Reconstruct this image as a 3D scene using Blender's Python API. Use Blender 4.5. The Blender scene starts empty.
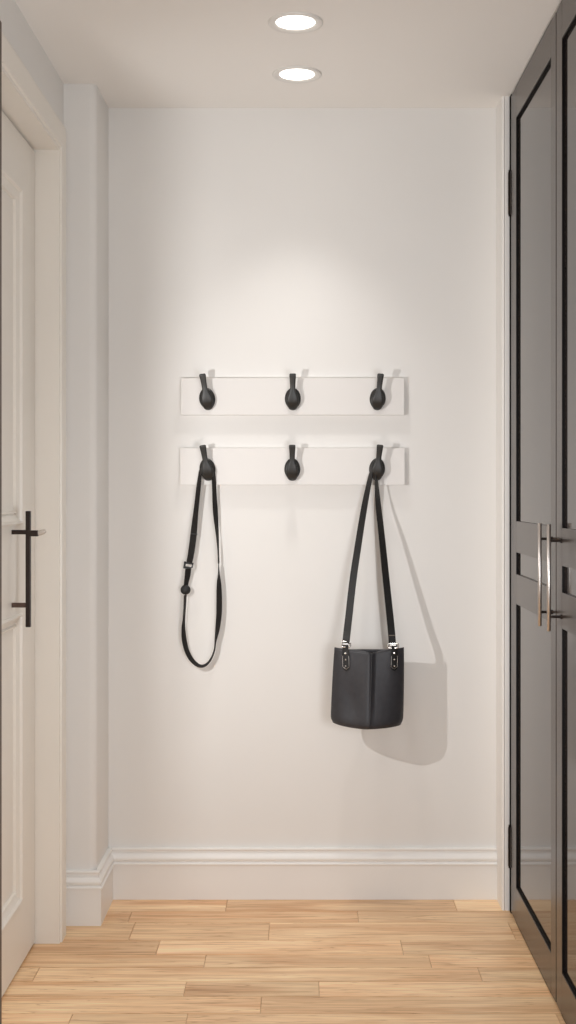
import bpy, bmesh, math, random
from mathutils import Vector, Matrix

C = bpy.context.scene.collection
S = bpy.context.scene

# ---------------------------------------------------------------- camera
# x right, y away from the camera, z up.  Horizon and vanishing point sit
# slightly off the frame centre, so the lens is shifted.
EYE = 1.346
F = 1250.0            # focal length in pixels of the 576x1024 frame
CX, CY = 302.0, 489.0
cam_d = bpy.data.cameras.new('camera')
cam = bpy.data.objects.new('camera', cam_d)
C.objects.link(cam)
cam.location = (0, 0, EYE)
cam.rotation_euler = (math.pi / 2, 0, 0)
cam_d.sensor_fit = 'AUTO'
cam_d.sensor_width = 36
cam_d.lens = F / 1024 * 36
cam_d.shift_x = -(CX - 288) / 1024
cam_d.shift_y = -(512 - CY) / 1024
cam_d.clip_start = 0.02
S.camera = cam

# ---------------------------------------------------------------- light
S.view_settings.view_transform = 'Standard'
S.view_settings.look = 'None'
S.view_settings.gamma = 1
S.view_settings.exposure = 0.05
S.view_settings.use_curve_mapping = False

world = bpy.data.worlds.new('world')
S.world = world
world.use_nodes = True
world.node_tree.nodes['Background'].inputs[0].default_value = (0.90, 0.95, 1.0, 1)
world.node_tree.nodes['Background'].inputs[1].default_value = 0.6


def add_light(name, kind, loc, energy, color=(1, 1, 1), target=None, **kw):
    d = bpy.data.lights.new(name, kind)
    d.energy = energy
    d.color = color
    for k, v in kw.items():
        setattr(d, k, v)
    o = bpy.data.objects.new(name, d)
    C.objects.link(o)
    o.location = loc
    if target is not None:
        o.rotation_euler = (Vector(target) - Vector(loc)).to_track_quat('-Z', 'Y').to_euler()
    return o


# added daylight-coloured fill at the assumed open end of the hall behind the camera
add_light('hall_fill', 'AREA', (0.0, -0.9, 1.35), 12, (0.92, 0.96, 1.0), (0, 4.1, 1.35),
          shape='RECTANGLE', size=1.3, size_y=1.9)
# assumed lamp, no fixture, just outside the frame's left; casts bag and hook shadows
add_light('assumed_lamp', 'SPOT', (-0.7185, 2.80, 1.38), 35.0, (0.985, 0.98, 0.975), (0.05, 4.1, 1.42),
          spot_size=math.radians(135), spot_blend=0.9, shadow_soft_size=0.006)
# added fill light, out of view at the right, lifts the door and left wall
add_light('door_fill', 'AREA', (0.5, 1.5, 1.0), 16, (0.93, 0.96, 1.0), (-0.8, 3.3, 1.4), shape='DISK', size=0.5)

# ---------------------------------------------------------------- materials
def srgb(r, g, b):
    f = lambda c: (c / 255) / 12.92 if c / 255 <= 0.04045 else ((c / 255 + 0.055) / 1.055) ** 2.4
    return (f(r), f(g), f(b), 1)


def mat(name, col, rough=0.5, metal=0.0, spec=0.5, noise=0.0, nscale=30, bump=0.0, bscale=200, coat=0.0):
    m = bpy.data.materials.new(name)
    m.use_nodes = True
    nt = m.node_tree
    p = nt.nodes['Principled BSDF']
    p.inputs['Base Color'].default_value = col
    p.inputs['Roughness'].default_value = rough
    p.inputs['Metallic'].default_value = metal
    p.inputs['Specular IOR Level'].default_value = spec
    p.inputs['Coat Weight'].default_value = coat
    p.inputs['Coat Roughness'].default_value = 0.05
    tc = nt.nodes.new('ShaderNodeTexCoord')
    if noise:
        n = nt.nodes.new('ShaderNodeTexNoise')
        n.inputs['Scale'].default_value = nscale
        n.inputs['Detail'].default_value = 3
        nt.links.new(tc.outputs['Object'], n.inputs['Vector'])
        r = nt.nodes.new('ShaderNodeValToRGB')
        r.color_ramp.elements[0].position = 0.3
        r.color_ramp.elements[1].position = 0.7
        r.color_ramp.elements[0].color = (col[0] * (1 - noise), col[1] * (1 - noise), col[2] * (1 - noise), 1)
        r.color_ramp.elements[1].color = (min(1, col[0] * (1 + noise)), min(1, col[1] * (1 + noise)), min(1, col[2] * (1 + noise)), 1)
        nt.links.new(n.outputs['Fac'], r.inputs[0])
        nt.links.new(r.outputs[0], p.inputs['Base Color'])
    if bump:
        n = nt.nodes.new('ShaderNodeTexNoise')
        n.inputs['Scale'].default_value = bscale
        n.inputs['Detail'].default_value = 2
        nt.links.new(tc.outputs['Object'], n.inputs['Vector'])
        b = nt.nodes.new('ShaderNodeBump')
        b.inputs['Strength'].default_value = bump
        b.inputs['Distance'].default_value = 0.001
        nt.links.new(n.outputs['Fac'], b.inputs['Height'])
        nt.links.new(b.outputs[0], p.inputs['Normal'])
    return m


M = dict(
    wall=mat('wall_paint', srgb(231, 228, 224), 0.75, spec=0.25, noise=0.012, nscale=2.2, bump=0.05, bscale=350),
    ceiling=mat('ceiling_paint', srgb(240, 236, 231), 0.85, spec=0.2),
    trim=mat('white_trim_paint', srgb(238, 235, 231), 0.38, spec=0.45, noise=0.01, nscale=5),
    door=mat('door_paint', srgb(236, 230, 221), 0.4, spec=0.45, noise=0.01, nscale=5),
    board=mat('white_board_paint', srgb(227, 223, 219), 0.5, spec=0.4),
    cab=mat('charcoal_lacquer', srgb(60, 51, 46), 0.25, spec=0.5, noise=0.05, nscale=4),
    cabpanel=mat('gloss_charcoal_panel', srgb(52, 45, 43), 0.07, spec=0.55, noise=0.03, nscale=3),
    edge_black=mat('black_strip', srgb(14, 11, 10), 0.6, spec=0.15),
    gap=mat('cabinet_interior', srgb(16, 13, 12), 0.9, spec=0.05),
    steel=mat('brushed_steel', srgb(205, 198, 192), 0.35, metal=1.0, noise=0.06, nscale=120),
    nickel=mat('satin_nickel', srgb(200, 190, 180), 0.6, metal=0.3, noise=0.05, nscale=150),
    silver=mat('polished_silver', srgb(225, 222, 218), 0.15, metal=1.0, noise=0.03, nscale=200),
    hinge=mat('dark_hinge_metal', srgb(48, 40, 36), 0.4, metal=0.8, noise=0.15, nscale=150),
    bronze=mat('dark_bronze', srgb(42, 30, 24), 0.42, metal=0.35, noise=0.1, nscale=60),
    bronze2=mat('brown_bronze', srgb(84, 64, 54), 0.45, metal=0.35, noise=0.1, nscale=60),
    hook=mat('matt_black_metal', srgb(44, 43, 41), 0.42, metal=0.2, noise=0.12, nscale=90, bump=0.1, bscale=500),
    web=mat('black_webbing', srgb(26, 22, 20), 0.7, spec=0.3, noise=0.2, nscale=400, bump=0.5, bscale=900),
    plastic=mat('black_plastic', srgb(26, 26, 26), 0.6, noise=0.05, nscale=80),
    leather=mat('black_leather', srgb(52, 51, 54), 0.44, spec=0.4, noise=0.10, nscale=60, bump=0.35, bscale=420),
    strap=mat('black_leather_strap', srgb(24, 22, 21), 0.5, spec=0.4, noise=0.1, nscale=120, bump=0.3, bscale=500),
    lining=mat('dark_lining', srgb(20, 19, 19), 0.8, spec=0.2),
    stitch=mat('stitch_thread', srgb(120, 112, 104), 0.8, spec=0.1),
    shade_strip=mat('dark_shade_strip', srgb(92, 82, 74), 0.6, noise=0.05, nscale=8),
    ring=mat('downlight_ring', srgb(226, 222, 217), 0.3, spec=0.5),
)

em = bpy.data.materials.new('downlight_glow')
em.use_nodes = True
ep = em.node_tree.nodes['Principled BSDF']
ep.inputs['Base Color'].default_value = (0.9, 0.88, 0.85, 1)
ep.inputs['Emission Color'].default_value = (1.0, 0.965, 0.90, 1)
ep.inputs['Emission Strength'].default_value = 3.0
M['glow'] = em


def floor_material():
    m = bpy.data.materials.new('pale_wood_planks')
    m.use_nodes = True
    nt = m.node_tree
    N, L = nt.nodes.new, nt.links.new
    p = nt.nodes['Principled BSDF']
    at = N('ShaderNodeAttribute'); at.attribute_name = 'plank'
    sep = N('ShaderNodeSeparateColor'); L(at.outputs['Color'], sep.inputs[0])
    tc = N('ShaderNodeTexCoord')
    off = N('ShaderNodeVectorMath'); off.operation = 'MULTIPLY_ADD'
    off.inputs[1].default_value = (37, 91, 13)
    L(at.outputs['Color'], off.inputs[0]); L(tc.outputs['Object'], off.inputs[2])

    def noise(sx, sy, detail, dist=0.0, rough=0.55):
        mp = N('ShaderNodeMapping'); mp.inputs['Scale'].default_value = (sx, sy, 1)
        L(off.outputs[0], mp.inputs[0])
        n = N('ShaderNodeTexNoise'); n.inputs['Scale'].default_value = 1
        n.inputs['Detail'].default_value = detail; n.inputs['Distortion'].default_value = dist
        n.inputs['Roughness'].default_value = rough
        L(mp.outputs[0], n.inputs['Vector'])
        return n.outputs['Fac']

    broad = noise(1.6, 14, 3, 0.8)
    fine = noise(5, 130, 4, 0.3)
    streak = noise(0.9, 26, 2, 2.6)
    # plank tone + grain
    r1 = N('ShaderNodeValToRGB'); L(broad, r1.inputs[0])
    e = r1.color_ramp.elements
    e[0].position = 0.30; e[0].color = srgb(220, 172, 126)
    e[1].position = 0.68; e[1].color = srgb(253, 223, 182)
    r2 = N('ShaderNodeValToRGB'); L(fine, r2.inputs[0])
    e = r2.color_ramp.elements
    e[0].position = 0.3; e[0].color = (0.84, 0.80, 0.75, 1)
    e[1].position = 0.65; e[1].color = (1.08, 1.08, 1.07, 1)
    r3 = N('ShaderNodeValToRGB'); L(streak, r3.inputs[0])
    e = r3.color_ramp.elements
    e[0].position = 0.478; e[0].color = (1, 1, 1, 1)
    e[1].position = 0.522; e[1].color = (1, 1, 1, 1)
    k = e.new(0.5); k.color = (0.62, 0.50, 0.40, 1)
    m1 = N('ShaderNodeMix'); m1.data_type = 'RGBA'; m1.blend_type = 'MULTIPLY'; m1.inputs[0].default_value = 1
    L(r1.outputs[0], m1.inputs[6]); L(r2.outputs[0], m1.inputs[7])
    m2 = N('ShaderNodeMix'); m2.data_type = 'RGBA'; m2.blend_type = 'MULTIPLY'; m2.inputs[0].default_value = 0.8
    L(m1.outputs[2], m2.inputs[6]); L(r3.outputs[0], m2.inputs[7])
    # tone of the plank as a whole
    tr = N('ShaderNodeValToRGB'); L(sep.outputs[0], tr.inputs[0])
    e = tr.color_ramp.elements
    e[0].position = 0; e[0].color = (0.76, 0.70, 0.64, 1)
    e[1].position = 1; e[1].color = (1.20, 1.20, 1.20, 1)
    m3 = N('ShaderNodeMix'); m3.data_type = 'RGBA'; m3.blend_type = 'MULTIPLY'; m3.inputs[0].default_value = 1
    L(m2.outputs[2], m3.inputs[6]); L(tr.outputs[0], m3.inputs[7])
    L(m3.outputs[2], p.inputs['Base Color'])
    p.inputs['Roughness'].default_value = 0.34
    p.inputs['Specular IOR Level'].default_value = 0.4
    b = N('ShaderNodeBump'); b.inputs['Strength'].default_value = 0.08; b.inputs['Distance'].default_value = 0.001
    L(fine, b.inputs['Height']); L(b.outputs[0], p.inputs['Normal'])
    return m


M['floor'] = floor_material()

# ---------------------------------------------------------------- helpers
def obj(name, bm, m, parent=None, smooth=False, bevel=0.0, segs=2):
    me = bpy.data.meshes.new(name)
    bmesh.ops.recalc_face_normals(bm, faces=bm.faces[:])
    if smooth:
        for f in bm.faces:
            f.smooth = True
    bm.to_mesh(me)
    bm.free()
    o = bpy.data.objects.new(name, me)
    me.materials.append(m if isinstance(m, bpy.types.Material) else M[m])
    C.objects.link(o)
    if parent is not None:
        o.parent = parent
    if bevel:
        bv = o.modifiers.new('bevel', 'BEVEL')
        bv.width = bevel
        bv.segments = segs
        bv.limit_method = 'ANGLE'
        bv.angle_limit = math.radians(35)
    return o


def empty(name, loc, label, cat, group=None):
    o = bpy.data.objects.new(name, None)
    o.empty_display_size = 0.1
    o.location = loc
    C.objects.link(o)
    o['label'] = label
    o['category'] = cat
    if group:
        o['group'] = group
    return o


def structure(o, label=None, cat=None):
    o['kind'] = 'structure'
    if label:
        o['label'] = label
    if cat:
        o['category'] = cat
    return o


def box(bm, x0, x1, y0, y1, z0, z1):
    v = [bm.verts.new((x, y, z)) for x in (x0, x1) for y in (y0, y1) for z in (z0, z1)]
    for q in ((0, 1, 3, 2), (4, 6, 7, 5), (0, 4, 5, 1), (2, 3, 7, 6), (0, 2, 6, 4), (1, 5, 7, 3)):
        bm.faces.new([v[i] for i in q])
    return v


def prism(bm, pts, z0, z1):
    a = [bm.verts.new((x, y, z0)) for x, y in pts]
    b = [bm.verts.new((x, y, z1)) for x, y in pts]
    n = len(pts)
    for i in range(n):
        bm.faces.new((a[i], a[(i + 1) % n], b[(i + 1) % n], b[i]))
    bm.faces.new(a)
    bm.faces.new(b[::-1])


def tube(bm, pts, r, n=12, cap=True, radii=None):
    """round tube along 3-D points"""
    pts = [Vector(p) for p in pts]
    rings = []
    up = None
    for i, p in enumerate(pts):
        t = (pts[min(i + 1, len(pts) - 1)] - pts[max(i - 1, 0)]).normalized()
        if up is None:
            up = Vector((0, 0, 1)) if abs(t.z) < 0.9 else Vector((1, 0, 0))
        s = t.cross(up).normalized()
        up = s.cross(t).normalized()
        rr = radii[i] if radii else r
        rings.append([bm.verts.new(p + rr * (math.cos(a) * s + math.sin(a) * up)) for a in [2 * math.pi * k / n for k in range(n)]])
    for a, b in zip(rings, rings[1:]):
        for k in range(n):
            bm.faces.new((a[k], a[(k + 1) % n], b[(k + 1) % n], b[k]))
    if cap:
        bm.faces.new(rings[0][::-1])
        bm.faces.new(rings[-1])


def lathe_z(bm, cx, cy, prof, n=64):
    """profile of (radius, z) turned about a vertical axis, closed loop of rings"""
    rings = [[bm.verts.new((cx + r * math.cos(2 * math.pi * k / n), cy + r * math.sin(2 * math.pi * k / n), z)) for k in range(n)] for r, z in prof]
    for a, b in zip(rings, rings[1:]):
        for k in range(n):
            bm.faces.new((a[k], a[(k + 1) % n], b[(k + 1) % n], b[k]))
    return rings


def sweep(bm, path, prof):
    """mitred moulding: path of (x, y) with the room on its right; prof of (offset, z)"""
    P = [Vector(p) for p in path]
    n = len(P)
    rings = []
    for i in range(n):
        nrm = []
        if i > 0:
            d = (P[i] - P[i - 1]).normalized(); nrm.append(Vector((d.y, -d.x)))
        if i < n - 1:
            d = (P[i + 1] - P[i]).normalized(); nrm.append(Vector((d.y, -d.x)))
        if len(nrm) == 2:
            m_ = (nrm[0] + nrm[1])
            m_ = m_ / (1 + nrm[0].dot(nrm[1]))
        else:
            m_ = nrm[0]
        rings.append([bm.verts.new((P[i].x + m_.x * o, P[i].y + m_.y * o, z)) for o, z in prof])
    k = len(prof)
    for a, b in zip(rings, rings[1:]):
        for j in range(k):
            bm.faces.new((a[j], a[(j + 1) % k], b[(j + 1) % k], b[j]))
    bm.faces.new(rings[0])
    bm.faces.new(rings[-1][::-1])


def px(x, y, d):
    """a point at depth d seen at picture position x, y of the photograph: measuring aid"""
    return Vector(((x - CX) * d / F, d, EYE + (CY - y) * d / F))


def catmull(pts, sub=8):
    """smooth list of equal-length tuples"""
    out = []
    n = len(pts)
    for i in range(n - 1):
        p0, p1, p2, p3 = pts[max(i - 1, 0)], pts[i], pts[i + 1], pts[min(i + 2, n - 1)]
        for s in range(sub):
            t = s / sub
            out.append(tuple(0.5 * (2 * b + (c - a) * t + (2 * a - 5 * b + 4 * c - d) * t * t + (3 * b - a - 3 * c + d) * t ** 3)
                             for a, b, c, d in zip(p0, p1, p2, p3)))
    out.append(tuple(pts[-1]))
    return out


# ---------------------------------------------------------------- the room
CEIL = 2.60
BACK = 4.115           # face of the back wall
WL = -0.738            # face of the left wall
PIL_X, PIL_Y = -0.637, 3.868   # chimney-like pillar in the far left corner
CAB = 0.662            # face of the wardrobe doors
NIB_X, NIB_Y = 0.639, 3.990    # white filler beside the wardrobe

# floor: one mesh, a face per plank with a fine groove between
def floor_mesh():
    bm = bmesh.new()
    col = bm.loops.layers.float_color.new('plank')
    rng = random.Random(5)
    rows = [(4.16, 3.985, [227, 454], [0.75, 0.45, 0.7]),
            (3.985, 3.882, [130, 358], [0.5, 0.62, 0.42]),
            (3.882, 3.728, [132, 269, 512], [0.35, 0.5, 0.66, 0.5]),
            (3.728, 3.612, [158, 402], [0.30, 0.92, 0.5]),
            (3.612, 3.516, [-80, 205, 430, 620], [0.5, 0.6, 0.5, 1.0, 0.6]),
            (3.516, 3.416, [36, 480], [0.6, 0.72, 0.5]),
            (3.416, 3.315, [185, 319], [0.72, 0.35, 0.98]),
            (3.315, 3.207, [-60, 261], [0.5, 0.8, 0.5]),
            (3.207, 3.10, [69, 186, 560], [0.95, 0.5, 0.66, 0.4])]
    y = 3.10
    while y > -1.2:
        rows.append((y, y - 0.106, None, None))
        y -= 0.106
    X0, X1 = -2.0, 1.3
    g = 0.0013
    for (ya, yb, seams, tones) in rows:
        if seams is None:
            xs = [X0 + rng.uniform(0.1, 0.8)]
            while xs[-1] < X1 - 0.3:
                xs.append(xs[-1] + rng.uniform(0.6, 1.1))
            xs = [v for v in xs if v < X1 - 0.05]
            tones = [rng.uniform(0.3, 0.95) for _ in range(len(xs) + 1)]
        else:
            xs = [(s - CX) * ((ya + yb) / 2) / F for s in seams]
        ed = [X0] + xs + [X1]
        for i in range(len(ed) - 1):
            x0, x1 = ed[i], ed[i + 1]
            c = (tones[i], rng.random(), rng.random(), 1)
            top = [bm.verts.new(v) for v in ((x0 + g, yb + g, 0), (x1 - g, yb + g, 0), (x1 - g, ya - g, 0), (x0 + g, ya - g, 0))]
            low = [bm.verts.new(v) for v in ((x0 + g, yb + g, -.0025), (x1 - g, yb + g, -.0025), (x1 - g, ya - g, -.0025), (x0 + g, ya - g, -.0025))]
            fs = [bm.faces.new(top)]
            for k in range(4):
                fs.append(bm.faces.new((top[k], low[k], low[(k + 1) % 4], top[(k + 1) % 4])))
            for f in fs:
                for l in f.loops:
                    l[col] = c
    v = [bm.verts.new(q) for q in ((X0, -1.2, -.0025), (X1, -1.2, -.0025), (X1, 4.2, -.0025), (X0, 4.2, -.0025))]
    w = [bm.verts.new((q.co.x, q.co.y, -0.08)) for q in v]
    fs = [bm.faces.new(v), bm.faces.new(w[::-1])] + [bm.faces.new((v[k], w[k], w[(k + 1) % 4], v[(k + 1) % 4])) for k in range(4)]
    for f in fs:
        for l in f.loops:
            l[col] = (0.0, 0.5, 0.5, 1)
    return bm


structure(obj('floor', floor_mesh(), 'floor'))

bm = bmesh.new(); box(bm, -2.0, 1.3, -1.2, 4.25, CEIL, CEIL + 0.1)
# round cut-outs are not needed: the downlights sit on the surface
structure(obj('ceiling', bm, 'ceiling'))

bm = bmesh.new(); box(bm, -0.95, 1.3, BACK, BACK + 0.12, 0, CEIL)
structure(obj('wall_back', bm, 'wall'))

# left wall: door opening 2.96..3.70, pillar in the far corner with a softened edge
DN, DFAR, DTOP = 2.955, 3.700, 2.350
JN, JF = DN - 0.005, DFAR + 0.005
bm = bmesh.new()
box(bm, WL - 0.16, WL, 2.835, JN - 0.01, 0, CEIL)
box(bm, WL - 0.16, WL, JN - 0.01, JF + 0.01, DTOP + 0.01, CEIL)
box(bm, WL - 0.16, WL, JF + 0.01, BACK, 0, CEIL)
r = 0.022
arc = [(PIL_X - r + r * math.sin(a), PIL_Y + r - r * math.cos(a)) for a in [math.pi / 2 * k / 8 for k in range(9)]]
prism(bm, [(WL, PIL_Y)] + arc + [(PIL_X, BACK), (WL, BACK)], 0, CEIL)
box(bm, -1.9, WL - 0.16, 2.835, 2.955, 0, CEIL)        # wall of the side passage, an opening assumed for the lamp
box(bm, -2.0, -1.9, -1.2, 2.955, 0, CEIL)
structure(obj('wall_left', bm, 'wall'))

bm = bmesh.new()
box(bm, 1.25, 1.3, 2.5, BACK, 0, CEIL)
box(bm, 0.72, 0.78, -1.2, 2.50, 0, CEIL)
box(bm, 0.78, 1.3, 2.44, 2.50, 0, CEIL)
structure(obj('wall_right', bm, 'wall'))

# white filler strip between back wall and wardrobe
bm = bmesh.new()
prism(bm, [(NIB_X, BACK), (NIB_X, NIB_Y + 0.006), (NIB_X + 0.006, NIB_Y), (NIB_X + 0.010, NIB_Y + 0.004),
           (NIB_X + 0.012, NIB_Y + 0.004), (NIB_X + 0.012, NIB_Y), (CAB - 0.0015, NIB_Y), (CAB - 0.0015, NIB_Y + 0.002), (CAB + 0.10, NIB_Y + 0.002), (CAB + 0.10, BACK)], 0, CEIL)
structure(obj('trim_1', bm, 'trim'), 'narrow white filler strip between the back wall and the wardrobe', 'filler strip')

# skirting
prof = [(0, 0), (0.018, 0), (0.018, 0.113), (0.0225, 0.1145), (0.0235, 0.117), (0.0225, 0.120), (0.0165, 0.1225)]
for k in range(9):
    a = math.pi / 2 * k / 8
    prof.append((0.0165 + 0.004 * math.sin(a * 2), 0.1235 + 0.020 * k / 8))
prof += [(0.0125, 0.147), (0.0085, 0.152), (0.008, 0.158), (0.0125, 0.160), (0.014, 0.1635), (0.0125, 0.167), (0, 0.167)]
bm = bmesh.new(); sweep(bm, [(WL, PIL_Y), (PIL_X, PIL_Y), (PIL_X, BACK - 0.009)], prof)
structure(obj('baseboard_left', bm, 'trim'))
bm = bmesh.new(); sweep(bm, [(PIL_X + 0.001, BACK), (NIB_X, BACK)], prof)
structure(obj('baseboard_back', bm, 'trim'))

# ---------------------------------------------------------------- left door
LEAF = -0.790
CAS = -0.712
# casing (architrave) and jamb lining
bm = bmesh.new()
z1 = DTOP + 0.090
def casing_profile(a, b):
    """(distance from opening, stand-off from the wall) of the architrave"""
    return [(0.004, 0), (0.004, 0.0185), (0.010, 0.0185), (0.0125, 0.0255), (0.078, 0.0255), (0.084, 0.023), (0.090, 0.021), (0.090, 0)]
cp = casing_profile(0, 0)
path = [(DFAR, 0.0), (DFAR, DTOP), (DN, DTOP), (DN, 0.0)]
dirs = [(1, 0), (1, 1), (-1, 1), (-1, 0)]
rings = []
for (yy, zz), (dy, dz) in zip(path, dirs):
    rings.append([bm.verts.new((WL + s, yy + dy * q, zz + dz * q)) for q, s in cp])
for a, b in zip(rings, rings[1:]):
    for j in range(len(cp)):
        bm.faces.new((a[j], a[(j + 1) % len(cp)], b[(j + 1) % len(cp)], b[j]))
bm.faces.new(rings[0]); bm.faces.new(rings[-1][::-1])
structure(obj('trim_2', bm, 'door'), 'white moulded architrave around the panelled door', 'door frame')
bm = bmesh.new()
box(bm, WL - 0.155, WL + 0.020, DFAR, DFAR + 0.012, 0, DTOP + 0.012)
box(bm, WL - 0.155, WL + 0.020, DN - 0.012, DN, 0, DTOP + 0.012)
box(bm, WL - 0.155, WL + 0.020, DN, DFAR, DTOP, DTOP + 0.012)
# stops behind the leaf
box(bm, LEAF - 0.075, LEAF - 0.045, DFAR - 0.014, DFAR, 0, DTOP)
box(bm, LEAF - 0.075, LEAF - 0.045, DN, DN + 0.014, 0, DTOP)
box(bm, LEAF - 0.075, LEAF - 0.045, DN, DFAR, DTOP - 0.014, DTOP)
structure(obj('trim_3', bm, 'door'), 'white jamb lining inside the door opening', 'door jamb')
# added dark strip on the near casing, keeps lamp light off the wall's left
bm = bmesh.new()
box(bm, WL + 0.026, WL + 0.0335, 2.862, 2.932, 0.0, z1)
structure(obj('trim_4', bm, 'shade_strip'), 'thin dark strip added on the near side of the door frame', 'edge strip')

# leaf: stiles and rails around two panels
y0, y1 = DN + 0.003, DFAR - 0.003
pan = [(0.186, 0.998), (1.247, 2.190)]
ya, yb = 3.150, 3.514
bm = bmesh.new()
box(bm, LEAF - 0.04, LEAF, y0, ya, 0.008, DTOP - 0.008)
box(bm, LEAF - 0.04, LEAF, yb, y1, 0.008, DTOP - 0.008)
for za, zb in ((0.008, pan[0][0]), (pan[0][1], pan[1][0]), (pan[1][1], DTOP - 0.008)):
    box(bm, LEAF - 0.04, LEAF, ya, yb, za, zb)
bmesh.ops.remove_doubles(bm, verts=bm.verts[:], dist=1e-5)
door = structure(obj('door_1', bm, 'door'), 'white two panel door with a dark pull bar', 'door')
for za, zb in pan:
    # bolection moulding: frame of a stepped profile around the panel
    mp = [(0.62 * q_, s_) for q_, s_ in [(0.0, -0.012), (0.0, 0.004), (0.006, 0.007), (0.014, 0.006), (0.020, -0.001), (0.034, -0.006), (0.046, -0.010), (0.052, -0.004), (0.058, -0.006), (0.060, -0.016)]]
    bm = bmesh.new()
    rings = []
    for sy, sz in ((0, 0), (1, 0), (1, 1), (0, 1)):
        rings.append([bm.verts.new((LEAF + s, (yb - q) if sy else (ya + q), (zb - q) if sz else (za + q))) for q, s in mp])
    for i in range(4):
        a, b = rings[i], rings[(i + 1) % 4]
        for j in range(len(mp)):
            bm.faces.new((a[j], a[(j + 1) % len(mp)], b[(j + 1) % len(mp)], b[j]))
    obj('panel_moulding', bm, 'door', door)
    bm = bmesh.new(); box(bm, LEAF - 0.030, LEAF - 0.014, ya + 0.004, yb - 0.004, za + 0.004, zb - 0.004)
    obj('panel', bm, 'door', door)
# pull bar
HY, HX = 3.405, -0.7455
bm = bmesh.new()
box(bm, HX - 0.0065, HX + 0.0065, HY - 0.0065, HY + 0.0065, 0.970, 1.286)
pull = obj('door_handle', bm, 'bronze', door, bevel=0.0012)
bm = bmesh.new()
box(bm, LEAF - 0.001, HX, HY - 0.006, HY + 0.006, 1.2225, 1.2345)
obj('mounting_post', bm, 'bronze', pull, bevel=0.001)
bm = bmesh.new()
box(bm, LEAF - 0.001, HX, HY - 0.006, HY + 0.006, 1.0235, 1.036)
obj('mounting_post', bm, 'bronze2', pull, bevel=0.001)
bm = bmesh.new(); box(bm, HX, -0.7185, HY - 0.0075, HY + 0.0075, 1.217, 1.2335)
obj('thumb_bolt', bm, 'bronze', pull, bevel=0.002)
bm = bmesh.new()
tube(bm, [(-0.7185, HY, 1.226), (-0.712, HY, 1.227), (-0.704, HY, 1.2295), (-0.698, HY, 1.233)], 0.006, 16, radii=[0.0072, 0.0075, 0.0066, 0.0040])
o = obj('thumb_turn', bm, 'nickel', pull, bevel=0.0015); o['label'] = 'pale brushed metal tip'

# ---------------------------------------------------------------- wardrobe
W0, W1 = 2.530, 3.988
ward = empty('wardrobe', (CAB + 0.3, (W0 + W1) / 2, 0), 'tall dark charcoal glossy wardrobe filling the right side', 'wardrobe')
WO = Vector(ward.location)


def wobj(name, bm, m, parent, **kw):
    """meshes are written in room coordinates and moved to the thing's own"""
    if parent is ward:
        bmesh.ops.translate(bm, verts=bm.verts[:], vec=-WO)
    return obj(name, bm, m, parent, **kw)


bm = bmesh.new()
box(bm, CAB + 0.026, CAB + 0.56, W0, W1, 0.0, CEIL - 0.003)
box(bm, CAB + 0.0005, CAB + 0.026, 3.962, W1, 0.0, CEIL - 0.003)
wobj('carcass', bm, 'gap', ward)


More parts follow.
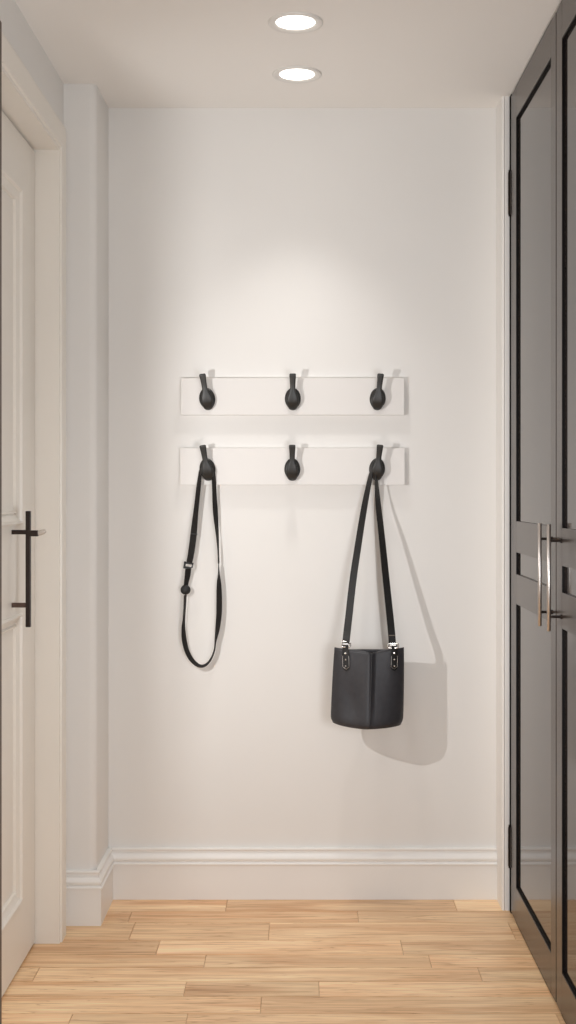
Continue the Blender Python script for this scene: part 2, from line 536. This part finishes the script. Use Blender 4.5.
def wardrobe_door(ya, yb, s_near, s_far, hy, hinge_y):
    """ya nearer edge, yb farther edge; stile widths; handle position"""
    zb, zt = 0.006, CEIL - 0.010
    xa, xb = CAB, CAB + 0.024
    pans = [(0.112, 0.990), (1.083, 1.150), (1.247, 2.494)]
    pa, pb = ya + s_near, yb - s_far
    bm = bmesh.new()
    box(bm, xa, xb, ya, pa, zb, zt)
    box(bm, xa, xb, pb, yb, zb, zt)
    prev = zb
    for z0_, z1_ in pans + [(zt, None)]:
        box(bm, xa, xb, pa, pb, prev, z0_)
        prev = z1_
    bmesh.ops.remove_doubles(bm, verts=bm.verts[:], dist=1e-5)
    d = wobj('door', bm, 'cab', ward, bevel=0.0018)
    for z0_, z1_ in pans:
        bm = bmesh.new(); box(bm, xa + 0.0072, xa + 0.018, pa - 0.0, pb + 0.0, z0_, z1_)
        bmesh.ops.translate(bm, verts=bm.verts[:], vec=-WO)
        obj('panel', bm, 'cabpanel', d)
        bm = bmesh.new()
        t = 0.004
        xc, xd = xa + 0.0008, xa + 0.0072  # black strips along some edges of the recess
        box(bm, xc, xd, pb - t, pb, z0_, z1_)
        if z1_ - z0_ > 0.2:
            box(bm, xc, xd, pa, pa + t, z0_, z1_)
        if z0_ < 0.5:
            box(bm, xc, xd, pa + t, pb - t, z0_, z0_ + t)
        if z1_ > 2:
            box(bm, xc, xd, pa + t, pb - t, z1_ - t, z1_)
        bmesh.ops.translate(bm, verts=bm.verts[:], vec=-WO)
        o = obj('panel_edge_strip', bm, 'edge_black', d); o['label'] = 'black strips along the panel edge'
    hx = CAB - 0.032
    bm = bmesh.new()
    tube(bm, [(hx, hy, 0.983), (hx, hy, 0.9835), (hx, hy, 1.2555), (hx, hy, 1.256)], 0.005, 20, radii=[0.0044, 0.005, 0.005, 0.0044])
    bmesh.ops.translate(bm, verts=bm.verts[:], vec=-WO)
    h = obj('handle', bm, 'steel', d, smooth=False); h['label'] = 'brushed steel bar handle'
    for p_ in h.data.polygons:
        p_.use_smooth = len(p_.vertices) == 4
    for z in (1.214, 1.020):
        bm = bmesh.new()
        tube(bm, [(hx, hy, z), (CAB - 0.003, hy, z), (CAB - 0.0025, hy, z), (CAB + 0.001, hy, z)], 0.0036, 14,
             radii=[0.0036, 0.0036, 0.006, 0.006])
        bmesh.ops.translate(bm, verts=bm.verts[:], vec=-WO)
        obj('handle_post', bm, 'hinge', d)
    if hinge_y:
        for z0_, z1_ in ((2.213, 2.360), (0.141, 0.278)):
            bm = bmesh.new()
            n = 5
            for k in range(n):
                a = z0_ + 0.006 + (z1_ - z0_ - 0.012) * k / n
                b = z0_ + 0.006 + (z1_ - z0_ - 0.012) * (k + 1) / n - 0.0015
                tube(bm, [(CAB - 0.0030, hinge_y, a), (CAB - 0.0030, hinge_y, b)], 0.0036, 14)
            tube(bm, [(CAB - 0.0030, hinge_y, z0_), (CAB - 0.0030, hinge_y, z1_)], 0.0022, 12)
            box(bm, CAB - 0.0015, CAB + 0.0003, hinge_y - 0.022, hinge_y, z0_ + 0.006, z1_ - 0.006)
            bmesh.ops.translate(bm, verts=bm.verts[:], vec=-WO)
            obj('hinge', bm, 'hinge', d)
    return d


wardrobe_door(3.2595, 3.958, 0.064, 0.092, 3.312, 3.975)
wardrobe_door(2.545, 3.2525, 0.100, 0.068, 3.190, None)

# ---------------------------------------------------------------- downlights
def downlight(x, y, label):
    t = empty('downlight', (x, y, CEIL), label, 'ceiling light', 'recessed downlights in the ceiling')
    bm = bmesh.new()
    lathe_z(bm, 0, 0, [(0.074, 0.002), (0.074, -0.0035), (0.072, -0.0058), (0.068, -0.0062), (0.056, -0.0035), (0.053, -0.0015), (0.053, 0.002), (0.074, 0.002)])
    obj('trim_ring', bm, 'ring', t, smooth=True)
    bm = bmesh.new()
    rr = lathe_z(bm, 0, 0, [(0.0535, -0.0008), (0.050, -0.0018), (0.030, -0.0024), (0.010, -0.0026)])
    bm.faces.new(rr[-1])
    obj('diffuser', bm, 'glow', t, smooth=True)
    l = add_light('downlight_lamp', 'SPOT', (x, y, CEIL - 0.012), 24, (1.0, 0.98, 0.955), (x, y, 0),
                  spot_size=math.radians(83), spot_blend=1.0, shadow_soft_size=0.045)
    return t


downlight((295.5 - CX) * 3.357 / F, 3.357, 'round white ceiling downlight, the one nearer the camera')
downlight((297.0 - CX) * 3.777 / F, 3.777, 'round white ceiling downlight nearest the back wall')

# ---------------------------------------------------------------- coat racks
BD = BACK - 0.021     # face of the boards


def hook_meshes():
    """base plate and arm in local coordinates: board face at y = 0, -y into the room"""
    bm = bmesh.new()
    n, rings = 40, []
    for s, y in ((1.0, 0.0), (1.0, -0.003), (0.96, -0.0052), (0.85, -0.0072), (0.6, -0.0088), (0.3, -0.0094)):
        ring = []
        for k in range(n):
            a = 2 * math.pi * k / n
            cz, sx = math.sin(a), math.cos(a)
            w = 0.0262 * (1.0 if cz > 0 else 1 - 0.22 * cz * cz)
            ring.append(bm.verts.new((s * w * sx, y, s * 0.0365 * cz)))
        rings.append(ring)
    for a, b in zip(rings, rings[1:]):
        for k in range(n):
            bm.faces.new((a[k], a[(k + 1) % n], b[(k + 1) % n], b[k]))
    bm.faces.new(rings[0]); bm.faces.new(rings[-1][::-1])
    plate = bm
    bm = bmesh.new()
    # (z, y, half width, half thickness)
    st = [(-0.0345, -0.004, 0.004, 0.003), (-0.032, -0.012, 0.0115, 0.005), (-0.026, -0.0215, 0.0160, 0.0052), (-0.015, -0.0300, 0.0192, 0.0050),
          (-0.003, -0.0345, 0.0188, 0.0046), (0.009, -0.0372, 0.0158, 0.0042), (0.019, -0.0390, 0.0118, 0.0040), (0.028, -0.0408, 0.0090, 0.0038),
          (0.042, -0.0440, 0.0088, 0.0038), (0.060, -0.0495, 0.0098, 0.0038), (0.072, -0.0535, 0.0106, 0.0036), (0.0770, -0.0552, 0.0100, 0.0030), (0.0785, -0.0557, 0.0076, 0.0018)]
    st = catmull(st, 3)
    rings = []
    m_ = 20
    for i, (z, y, w, t) in enumerate(st):
        a0, b0 = st[max(i - 1, 0)], st[min(i + 1, len(st) - 1)]
        tz, ty = b0[0] - a0[0], b0[1] - a0[1]
        L_ = math.hypot(tz, ty)
        ny, nz = tz / L_, -ty / L_
        ring = []
        for k in range(m_):
            a = 2 * math.pi * k / m_
            ca, sa = math.cos(a), math.sin(a)
            e_ = 0.75
            u = w * math.copysign(abs(ca) ** e_, ca)
            v = t * math.copysign(abs(sa) ** e_, sa)
            ring.append(bm.verts.new((u, y + ny * v, z + nz * v)))
        rings.append(ring)
    for a, b in zip(rings, rings[1:]):
        for k in range(m_):
            bm.faces.new((a[k], a[(k + 1) % m_], b[(k + 1) % m_], b[k]))
    bm.faces.new(rings[0]); bm.faces.new(rings[-1][::-1])
    return plate, bm


def coat_rack(x0, x1, z0, z1, hooks, label):
    cx, cz = (x0 + x1) / 2, (z0 + z1) / 2
    t = empty('coat_rack', (cx, BACK, cz), label, 'coat rack', 'white wall boards with three black hooks')
    bm = bmesh.new(); box(bm, x0 - cx, x1 - cx, -0.021, -0.0005, z0 - cz, z1 - cz)
    obj('board', bm, 'board', t, bevel=0.0012)
    first = None
    for (hx, hz, tilt) in hooks:
        if first is None:
            a, b = hook_meshes()
            p = obj('hook', a, 'hook', t, smooth=True)
            c = obj('hook_arm', b, 'hook', p, smooth=True)
            first = (p, c)
        else:
            p = first[0].copy(); C.objects.link(p); p.parent = t
            c = first[1].copy(); C.objects.link(c); c.parent = p
        p.location = (hx - cx, -0.021, hz - cz)
        p.rotation_euler = (0, math.radians(tilt), 0)
    return t


def wx(v, d=BD):
    return (v - CX) * d / F


def wz(v, d=BD):
    return EYE + (CY - v) * d / F


coat_rack(wx(180.7), wx(404.3), wz(415), wz(378),
          [(wx(207.3), wz(399.0), -9), (wx(292.8), wz(399.0), 0), (wx(377.6), wz(399.0), 5)],
          'upper white board with three black hooks, nothing hanging on it')
coat_rack(wx(180), wx(404.8), wz(485), wz(448),
          [(wx(207.6), wz(469.4), -9), (wx(292.3), wz(469.4), 0), (wx(377.0), wz(469.2), 5)],
          'lower white board with three black hooks, lanyard and bag hanging from it')

# ---------------------------------------------------------------- ribbons
def ribbon(bm, pts, width, thick):
    """pts: (x_px, y_px, depth, visible width in px, sign of twist) -> flat band of constant width"""
    P = [px(p[0], p[1], p[2]) for p in pts]
    rings = []
    for i, p in enumerate(P):
        a, b = P[max(i - 1, 0)], P[min(i + 1, len(P) - 1)]
        t = (b - a).normalized()
        side = t.cross(Vector((0, 1, 0)))
        if side.length < 0.05:
            side = Vector((1, 0, 0))
        side.normalize()
        dep = side.cross(t).normalized()
        vis = pts[i][3] * pts[i][2] / F
        c = max(-1, min(1, vis / width))
        s = math.sqrt(max(0, 1 - c * c)) * (1 if pts[i][4] >= 0 else -1)
        w = (side * c + dep * s) * (width / 2)
        n = t.cross(w).normalized() * (thick / 2)
        rings.append([bm.verts.new(p + w + n), bm.verts.new(p + w - n), bm.verts.new(p - w - n), bm.verts.new(p - w + n)])
    for a, b in zip(rings, rings[1:]):
        for k in range(4):
            bm.faces.new((a[k], a[(k + 1) % 4], b[(k + 1) % 4], b[k]))
    bm.faces.new(rings[0]); bm.faces.new(rings[-1][::-1])


# ---------------------------------------------------------------- lanyard
ly = empty('lanyard', px(207, 664, 4.08), 'narrow black strap looped over the lower left hook', 'lanyard')
LO = Vector(ly.location)


def lobj(name, bm, m, parent, **kw):
    bmesh.ops.translate(bm, verts=bm.verts[:], vec=-LO)
    return obj(name, bm, m, parent, **kw)


hd = BD - 0.0185
path = [(189.0, 563.5, 4.083, 5.6, 1), (190.6, 556, 4.083, 6.2, 1), (192.3, 545, 4.083, 6.4, 1), (193.8, 532, 4.082, 6.2, 1), (195.5, 515, 4.081, 5.2, 1),
        (197.2, 500, 4.080, 4.6, 1), (198.6, 487, 4.078, 4.4, 1), (199.6, 478, 4.077, 3.6, 1), (200.4, 471, hd, 2.6, 1),
        (202.0, 467.0, hd, 1.2, 1), (204.6, 465.0, hd, 0.8, 1), (207.6, 464.4, hd, 0.8, 1), (210.6, 465.4, hd, 0.8, 1),
        (212.6, 468.5, hd, 1.4, 1), (213.6, 474, 4.077, 2.6, 1), (214.0, 483, 4.079, 3.4, 1), (214.6, 497, 4.082, 3.8, 1), (215.4, 512, 4.084, 4.2, 1),
        (216.6, 526, 4.085, 3.0, 1), (217.7, 540, 4.086, 1.5, 1), (218.5, 556, 4.086, 0.5, 1), (218.8, 572, 4.086, 1.5, -1),
        (219.0, 585, 4.085, 4.6, -1), (219.2, 600, 4.084, 5.6, -1), (219.0, 614, 4.084, 5.4, -1), (217.6, 628, 4.085, 4.4, -1),
        (215.6, 640, 4.086, 2.0, -1), (214.4, 650, 4.087, 1.3, -1), (211.5, 658, 4.087, 1.4, -1), (207.0, 664, 4.087, 1.5, -1),
        (201.5, 666.2, 4.087, 1.7, -1), (196.0, 664, 4.087, 2.4, -1), (190.8, 658.5, 4.087, 3.2, -1), (186.6, 650, 4.086, 3.6, -1),
        (184.1, 639, 4.086, 3.8, -1), (183.4, 628, 4.086, 2.8, -1), (184.0, 618, 4.086, 1.4, -1), (184.8, 606, 4.085, 1.4, -1), (185.2, 595, 4.084, 1.8, -1)]
bm = bmesh.new(); ribbon(bm, catmull(path, 5), 0.0212, 0.0022)
web = lobj('strap', bm, 'web', ly)
# short tongue between buckle and stopper
bm = bmesh.new()
ribbon(bm, catmull([(188.2, 569, 4.083, 5.4, 1), (187.6, 575, 4.083, 5.0, 1), (186.4, 582, 4.083, 3.6, 1), (185.6, 588, 4.083, 3.0, 1)], 4), 0.020, 0.0030)
lobj('tongue', bm, 'web', ly)
# buckle: flat frame with prongs and a shiny bar
c = px(188.8, 565.0, 4.082)
bm = bmesh.new()
box(bm, -0.0150, 0.0145, -0.005, 0.005, 0.0030, 0.0085)
box(bm, -0.0165, -0.0105, -0.0055, 0.0055, -0.0130, 0.0100)
box(bm, 0.0095, 0.0135, -0.005, 0.005, -0.0080, 0.0085)
box(bm, -0.0140, 0.0095, -0.005, 0.005, -0.0130, -0.0060)
bmesh.ops.rotate(bm, verts=bm.verts[:], matrix=Matrix.Rotation(math.radians(7), 3, 'Y'))
bmesh.ops.translate(bm, verts=bm.verts[:], vec=c)
buckle = lobj('buckle', bm, 'plastic', ly, bevel=0.0012)
bm = bmesh.new()
box(bm, -0.0045, 0.0115, -0.0062, -0.0035, -0.0016, 0.0010)
bmesh.ops.rotate(bm, verts=bm.verts[:], matrix=Matrix.Rotation(math.radians(2), 3, 'Y'))
bmesh.ops.translate(bm, verts=bm.verts[:], vec=c)
o = lobj('buckle_bar', bm, 'steel', buckle, bevel=0.0006); o['label'] = 'shiny silver bar'
# round stopper
c = px(185.5, 589.8, 4.083)
bm = bmesh.new()
bmesh.ops.create_uvsphere(bm, u_segments=28, v_segments=18, radius=0.0165)
bmesh.ops.scale(bm, verts=bm.verts[:], vec=(1.0, 0.72, 0.98))
bmesh.ops.translate(bm, verts=bm.verts[:], vec=c)
lobj('stopper', bm, 'plastic', ly, smooth=True)
# keeper loop on the strap
bm = bmesh.new()
c = px(193.9, 534.0, 4.080)
box(bm, -0.0108, 0.0108, -0.0035, 0.0045, -0.0022, 0.0022)
bmesh.ops.rotate(bm, verts=bm.verts[:], matrix=Matrix.Rotation(math.radians(7), 3, 'Y'))
bmesh.ops.translate(bm, verts=bm.verts[:], vec=c)
lobj('keeper_loop', bm, 'plastic', ly, bevel=0.001)

# ---------------------------------------------------------------- bag
BY = 3.945            # middle depth of the bag
bag = empty('handbag', px(367.5, 727, BY), 'black leather bucket bag with silver rings hanging from the lower right hook', 'handbag')
BO = Vector(bag.location)


def bobj(name, bm, m, parent, **kw):
    bmesh.ops.translate(bm, verts=bm.verts[:], vec=-BO)
    return obj(name, bm, m, parent, **kw)


K = BY / F
Z_TOP = EYE + (CY - 649.0) * K
Z_BOT = EYE + (CY - 725.0) * K
X_MID_T, X_MID_B = (369.2 - CX) * K, (366.8 - CX) * K
HW_T, HW_B = 34.8 * K, 36.3 * K
B_T, B_B = 0.046, 0.062     # how far the front bulges


def section(u, t):
    """point of the front or back: u in -1..1 across, t 0 bottom .. 1 top; returns (x, front y, back y)"""
    xm = X_MID_B + (X_MID_T - X_MID_B) * t
    hw = HW_B + (HW_T - HW_B) * t + 0.0015 * math.sin(t * math.pi)
    b = B_B + (B_T - B_B) * t
    prof_f = (1 - abs(u) ** 2.0) ** 0.72
    ridge = math.exp(-((u - 0.06) / 0.30) ** 2)
    f = b * ((1 - 0.28 * (0.25 + 0.75 * t)) * prof_f + 0.28 * ridge * (0.25 + 0.75 * t))
    # a fold: the right half is pressed in beside the middle crease
    if u > 0.06:
        q = (u - 0.06)
        f -= (0.003 + 0.015 * t) * (1 - math.exp(-q / 0.012)) * math.exp(-((q - 0.0) / 0.42) ** 2)
    # soft dent in the left half
    f -= 0.008 * math.exp(-((u + 0.45) / 0.22) ** 2) * math.exp(-((t - 0.30) / 0.28) ** 2)
    bk = (0.088 - 0.045 * t) * (1 - abs(u) ** 2.6) ** 0.6
    return xm + hw * u, BY - f, BY + bk


def rim_z(u, front):
    if front:
        return Z_TOP + 0.0055 * abs(u) ** 1.5 - 0.0075 * math.exp(-((u - 0.10) / 0.24) ** 2)
    return Z_TOP - 0.006 + 0.010 * abs(u) ** 6


NU = 48
us_f = [-math.cos(math.pi * k / NU) for k in range(NU + 1)]
us_b = us_f[::-1][1:-1]
bm = bmesh.new()
NT = 26
outer, inner = [], []
for j in range(NT + 1):
    t = j / NT
    ro, ri = [], []
    for side, us in (('f', us_f), ('b', us_b)):
        for u in us:
            x, yf, yb_ = section(u, t)
            y = yf if side == 'f' else yb_
            zt = rim_z(u, side == 'f')
            z = Z_BOT + (zt - Z_BOT) * t
            tuck = 1.0
            if t < 0.10:
                tuck = 1 - 0.055 * (1 - t / 0.10) ** 2
            xm = X_MID_B + (X_MID_T - X_MID_B) * t
            # bottom edge sags a little in the middle
            z += 0.0105 * (abs(u) ** 2) * (1 - t) ** 4 * (1 if u < 0 else 0.35)
            ro.append(bm.verts.new((xm + (x - xm) * tuck, BY + (y - BY) * tuck, z)))
            ri.append(bm.verts.new((xm + (x - xm) * 0.972 * tuck, BY + (y - BY) * 0.95 * tuck, z if t > 0.5 else z + 0.004)))
    outer.append(ro); inner.append(ri)
n = len(outer[0])
for R_, flip in ((outer, False), (inner, True)):
    for a, b in zip(R_, R_[1:]):
        for k in range(n):
            bm.faces.new((a[k], a[(k + 1) % n], b[(k + 1) % n], b[k]))
for k in range(n):
    bm.faces.new((outer[-1][k], outer[-1][(k + 1) % n], inner[-1][(k + 1) % n], inner[-1][k]))
bm.faces.new(outer[0]); bm.faces.new(inner[0])
bag_body = bobj('body', bm, 'leather', bag, smooth=True)
bag_body.data.materials.append(M['lining'])
# base band
bm = bmesh.new()
rings = []
for dz, s in ((-0.0015, 0.88), (-0.0030, 0.930), (0.0005, 0.9485), (0.004, 0.945)):
    ring = []
    for i_, (side, us) in enumerate((('f', us_f), ('b', us_b))):
        for u in us:
            x, yf, yb_ = section(u, 0.0)
            y = yf if side == 'f' else yb_
            z = Z_BOT + dz + 0.0105 * u * u * (1 if u < 0 else 0.35)
            ring.append(bm.verts.new((X_MID_B + (x - X_MID_B) * s, BY + (y - BY) * s, z)))
    rings.append(ring)
for a, b in zip(rings, rings[1:]):
    for k in range(n):
        bm.faces.new((a[k], a[(k + 1) % n], b[(k + 1) % n], b[k]))
bm.faces.new(rings[0]); bm.faces.new(rings[-1])
bobj('base', bm, 'leather', bag, smooth=True)
# raised seam down the crease
bm = bmesh.new()
pts = []
for j in range(0, 25):
    t = 0.02 + 0.975 * j / 24
    x, yf, _ = section(0.055, t)
    pts.append((x, yf - 0.0002, Z_BOT + (rim_z(0.055, True) - Z_BOT) * t))
tube(bm, pts, 0.0013, 8)
bobj('seam', bm, 'leather', bag, smooth=True)

# tabs, rings, rivets
strap_ends = []
for (xt, side) in ((345.2, -1), (394.0, 1)):
    u0 = ((xt - CX) * K - X_MID_T) / HW_T
    bm = bmesh.new()
    W_, N_ = 0.0118, 12
    length = 0.066
    fr, bk_ = [], []
    for j in range(N_ + 1):
        s = j / N_
        z = Z_TOP + 0.016 - s * (length + 0.016)
        # outline: narrow at ring, wide teardrop at the lower end
        w = W_ * (0.72 + 0.28 * min(1, s * 2))
        if s > 0.80:
            w *= math.sqrt(max(0.0, 1 - ((s - 0.80) / 0.2005) ** 2))
        rowf, rowb = [], []
        for k in range(7):
            q = -1 + 2 * k / 6
            xx = (xt - CX) * K + q * w + side * -0.0015 * s
            t = min(1.0, max(0.0, (z - Z_BOT) / (Z_TOP - Z_BOT)))
            uu = (xx - (X_MID_B + (X_MID_T - X_MID_B) * t)) / (HW_B + (HW_T - HW_B) * t)
            _, yf, _b = section(max(-0.97, min(0.97, uu)), t)
            rowf.append(bm.verts.new((xx, yf - 0.0042, z)))
            rowb.append(bm.verts.new((xx, yf - 0.0008, z)))
        fr.append(rowf); bk_.append(rowb)
    for R_ in (fr, bk_):
        for a, b in zip(R_, R_[1:]):
            for k in range(6):
                bm.faces.new((a[k], a[k + 1], b[k + 1], b[k]))
    for k in (0, 6):
        for j in range(N_):
            bm.faces.new((fr[j][k], fr[j + 1][k], bk_[j + 1][k], bk_[j][k]))
    for j in (0, N_):
        for k in range(6):
            bm.faces.new((fr[j][k], fr[j][k + 1], bk_[j][k + 1], bk_[j][k]))
    rim_l = [fr[j][1].co.lerp(fr[j][0].co, 0.5) + Vector((0, -0.0004, 0)) for j in range(5, N_ - 1)]
    rim_r = [fr[j][5].co.lerp(fr[j][6].co, 0.5) + Vector((0, -0.0004, 0)) for j in range(5, N_ - 1)]
    rim_pts = rim_l + [fr[N_ - 1][3].co + Vector((0, -0.0006, -0.0005))] + rim_r[::-1]
    tab = bobj('tab', bm, 'strap', bag, smooth=False)
    bm = bmesh.new(); tube(bm, rim_pts, 0.0006, 6)
    o = bobj('edge_trim', bm, 'steel', tab, smooth=True); o['label'] = 'thin silver edge line'
    for dz in (-0.010, -0.030, -0.050):
        z = Z_TOP + dz
        t = (z - Z_BOT) / (Z_TOP - Z_BOT)
        _, yf, _b = section(u0, t)
        bm = bmesh.new()
        bmesh.ops.create_uvsphere(bm, u_segments=14, v_segments=8, radius=0.0034 if dz > -0.02 else 0.0024)
        bmesh.ops.scale(bm, verts=bm.verts[:], vec=(1, 0.6, 1))
        bmesh.ops.translate(bm, verts=bm.verts[:], vec=((xt - CX) * K - side * 0.0005, yf - 0.0050, z))
        o = bobj('rivet', bm, 'silver' if dz > -0.02 else 'steel', tab, smooth=True); o['label'] = 'silver rivet'
    # rectangular ring
    _, yr, _b = section(u0, 1.0)
    cxr = (xt - CX) * K - side * -0.0 + (0.0018 if side < 0 else -0.004)
    cxr = (345.8 - CX) * K if side < 0 else (392.6 - CX) * K
    yr -= 0.002
    hw_, z0_, z1_ = (0.0135, Z_TOP + 0.0095, Z_TOP + 0.0265)
    if side > 0:
        hw_, z0_, z1_ = 0.0165, Z_TOP + 0.006, Z_TOP + 0.020
    loop = []
    rr = 0.005
    for (sx, sz, a0) in ((1, 1, 0), (-1, 1, 90), (-1, -1, 180), (1, -1, 270)):
        for k in range(5):
            a = math.radians(a0 + 22.5 * k)
            ccx = cxr + sx * (hw_ - rr)
            ccz = (z1_ - rr) if sz > 0 else (z0_ + rr)
            loop.append((ccx + rr * math.cos(a), yr, ccz + rr * math.sin(a)))
    loop.append(loop[0]); loop.append(loop[1])
    bm = bmesh.new(); tube(bm, loop, 0.0024, 10)
    o = bobj('ring', bm, 'silver', bag, smooth=True); o['label'] = 'polished silver ring'
    # clamp plate across the strap end
    bm = bmesh.new()
    box(bm, cxr - 0.0100, cxr + 0.0100, yr - 0.0040, yr + 0.0025, z0_ + 0.0065, z0_ + 0.0125)
    obj_ring = bobj('ring_bar', bm, 'silver', o, bevel=0.001)
    strap_ends.append((cxr, yr, z1_))
yl, yr_ = strap_ends[0][1], strap_ends[1][1]
# shoulder strap: left side up, over the hook, right side down
hd = BD - 0.0200
path = [(345.9, 643.5, yl, 7.0, 1), (346.6, 636, yl + 0.002, 7.0, 1), (348.8, 617, 3.945, 6.9, 1), (353.0, 580, 3.980, 6.7, 1),
        (358.2, 545, 4.012, 6.2, 1), (363.8, 510, 4.045, 5.4, 1), (368.2, 487, 4.060, 4.2, 1), (370.8, 475, 4.067, 3.2, 1),
        (372.4, 468.5, hd, 1.8, 1), (374.4, 465.2, hd, 1.0, 1), (376.8, 464.2, hd, 0.8, 1), (378.2, 466.5, hd, 1.0, 1),
        (377.6, 471.5, hd, 1.6, 1), (376.4, 478, 4.067, 2.6, 1), (377.0, 490, 4.060, 4.0, 1), (378.8, 510, 4.046, 5.4, 1),
        (381.6, 535, 4.019, 6.0, 1), (385.6, 575, 3.983, 6.7, 1), (390.0, 617, 3.946, 7.0, 1), (391.6, 634, yr_ + 0.002, 7.2, 1), (392.2, 643.0, yr_, 7.2, 1)]
bm = bmesh.new(); ribbon(bm, catmull(path, 5), 0.0232, 0.0030)
st = bobj('shoulder_strap', bm, 'strap', bag)
# stitched keeper near the right end
c = px(391.4, 635.4, yr_ - 0.001)
bm = bmesh.new(); box(bm, c.x - 0.0112, c.x + 0.0112, c.y - 0.0022, c.y + 0.0022, c.z - 0.0010, c.z + 0.0010)
o = bobj('stitching', bm, 'stitch', st); o['label'] = 'pale stitch line across the strap'

# put parts of nested parents in place (children keep room-relative meshes)
bpy.context.view_layer.update()
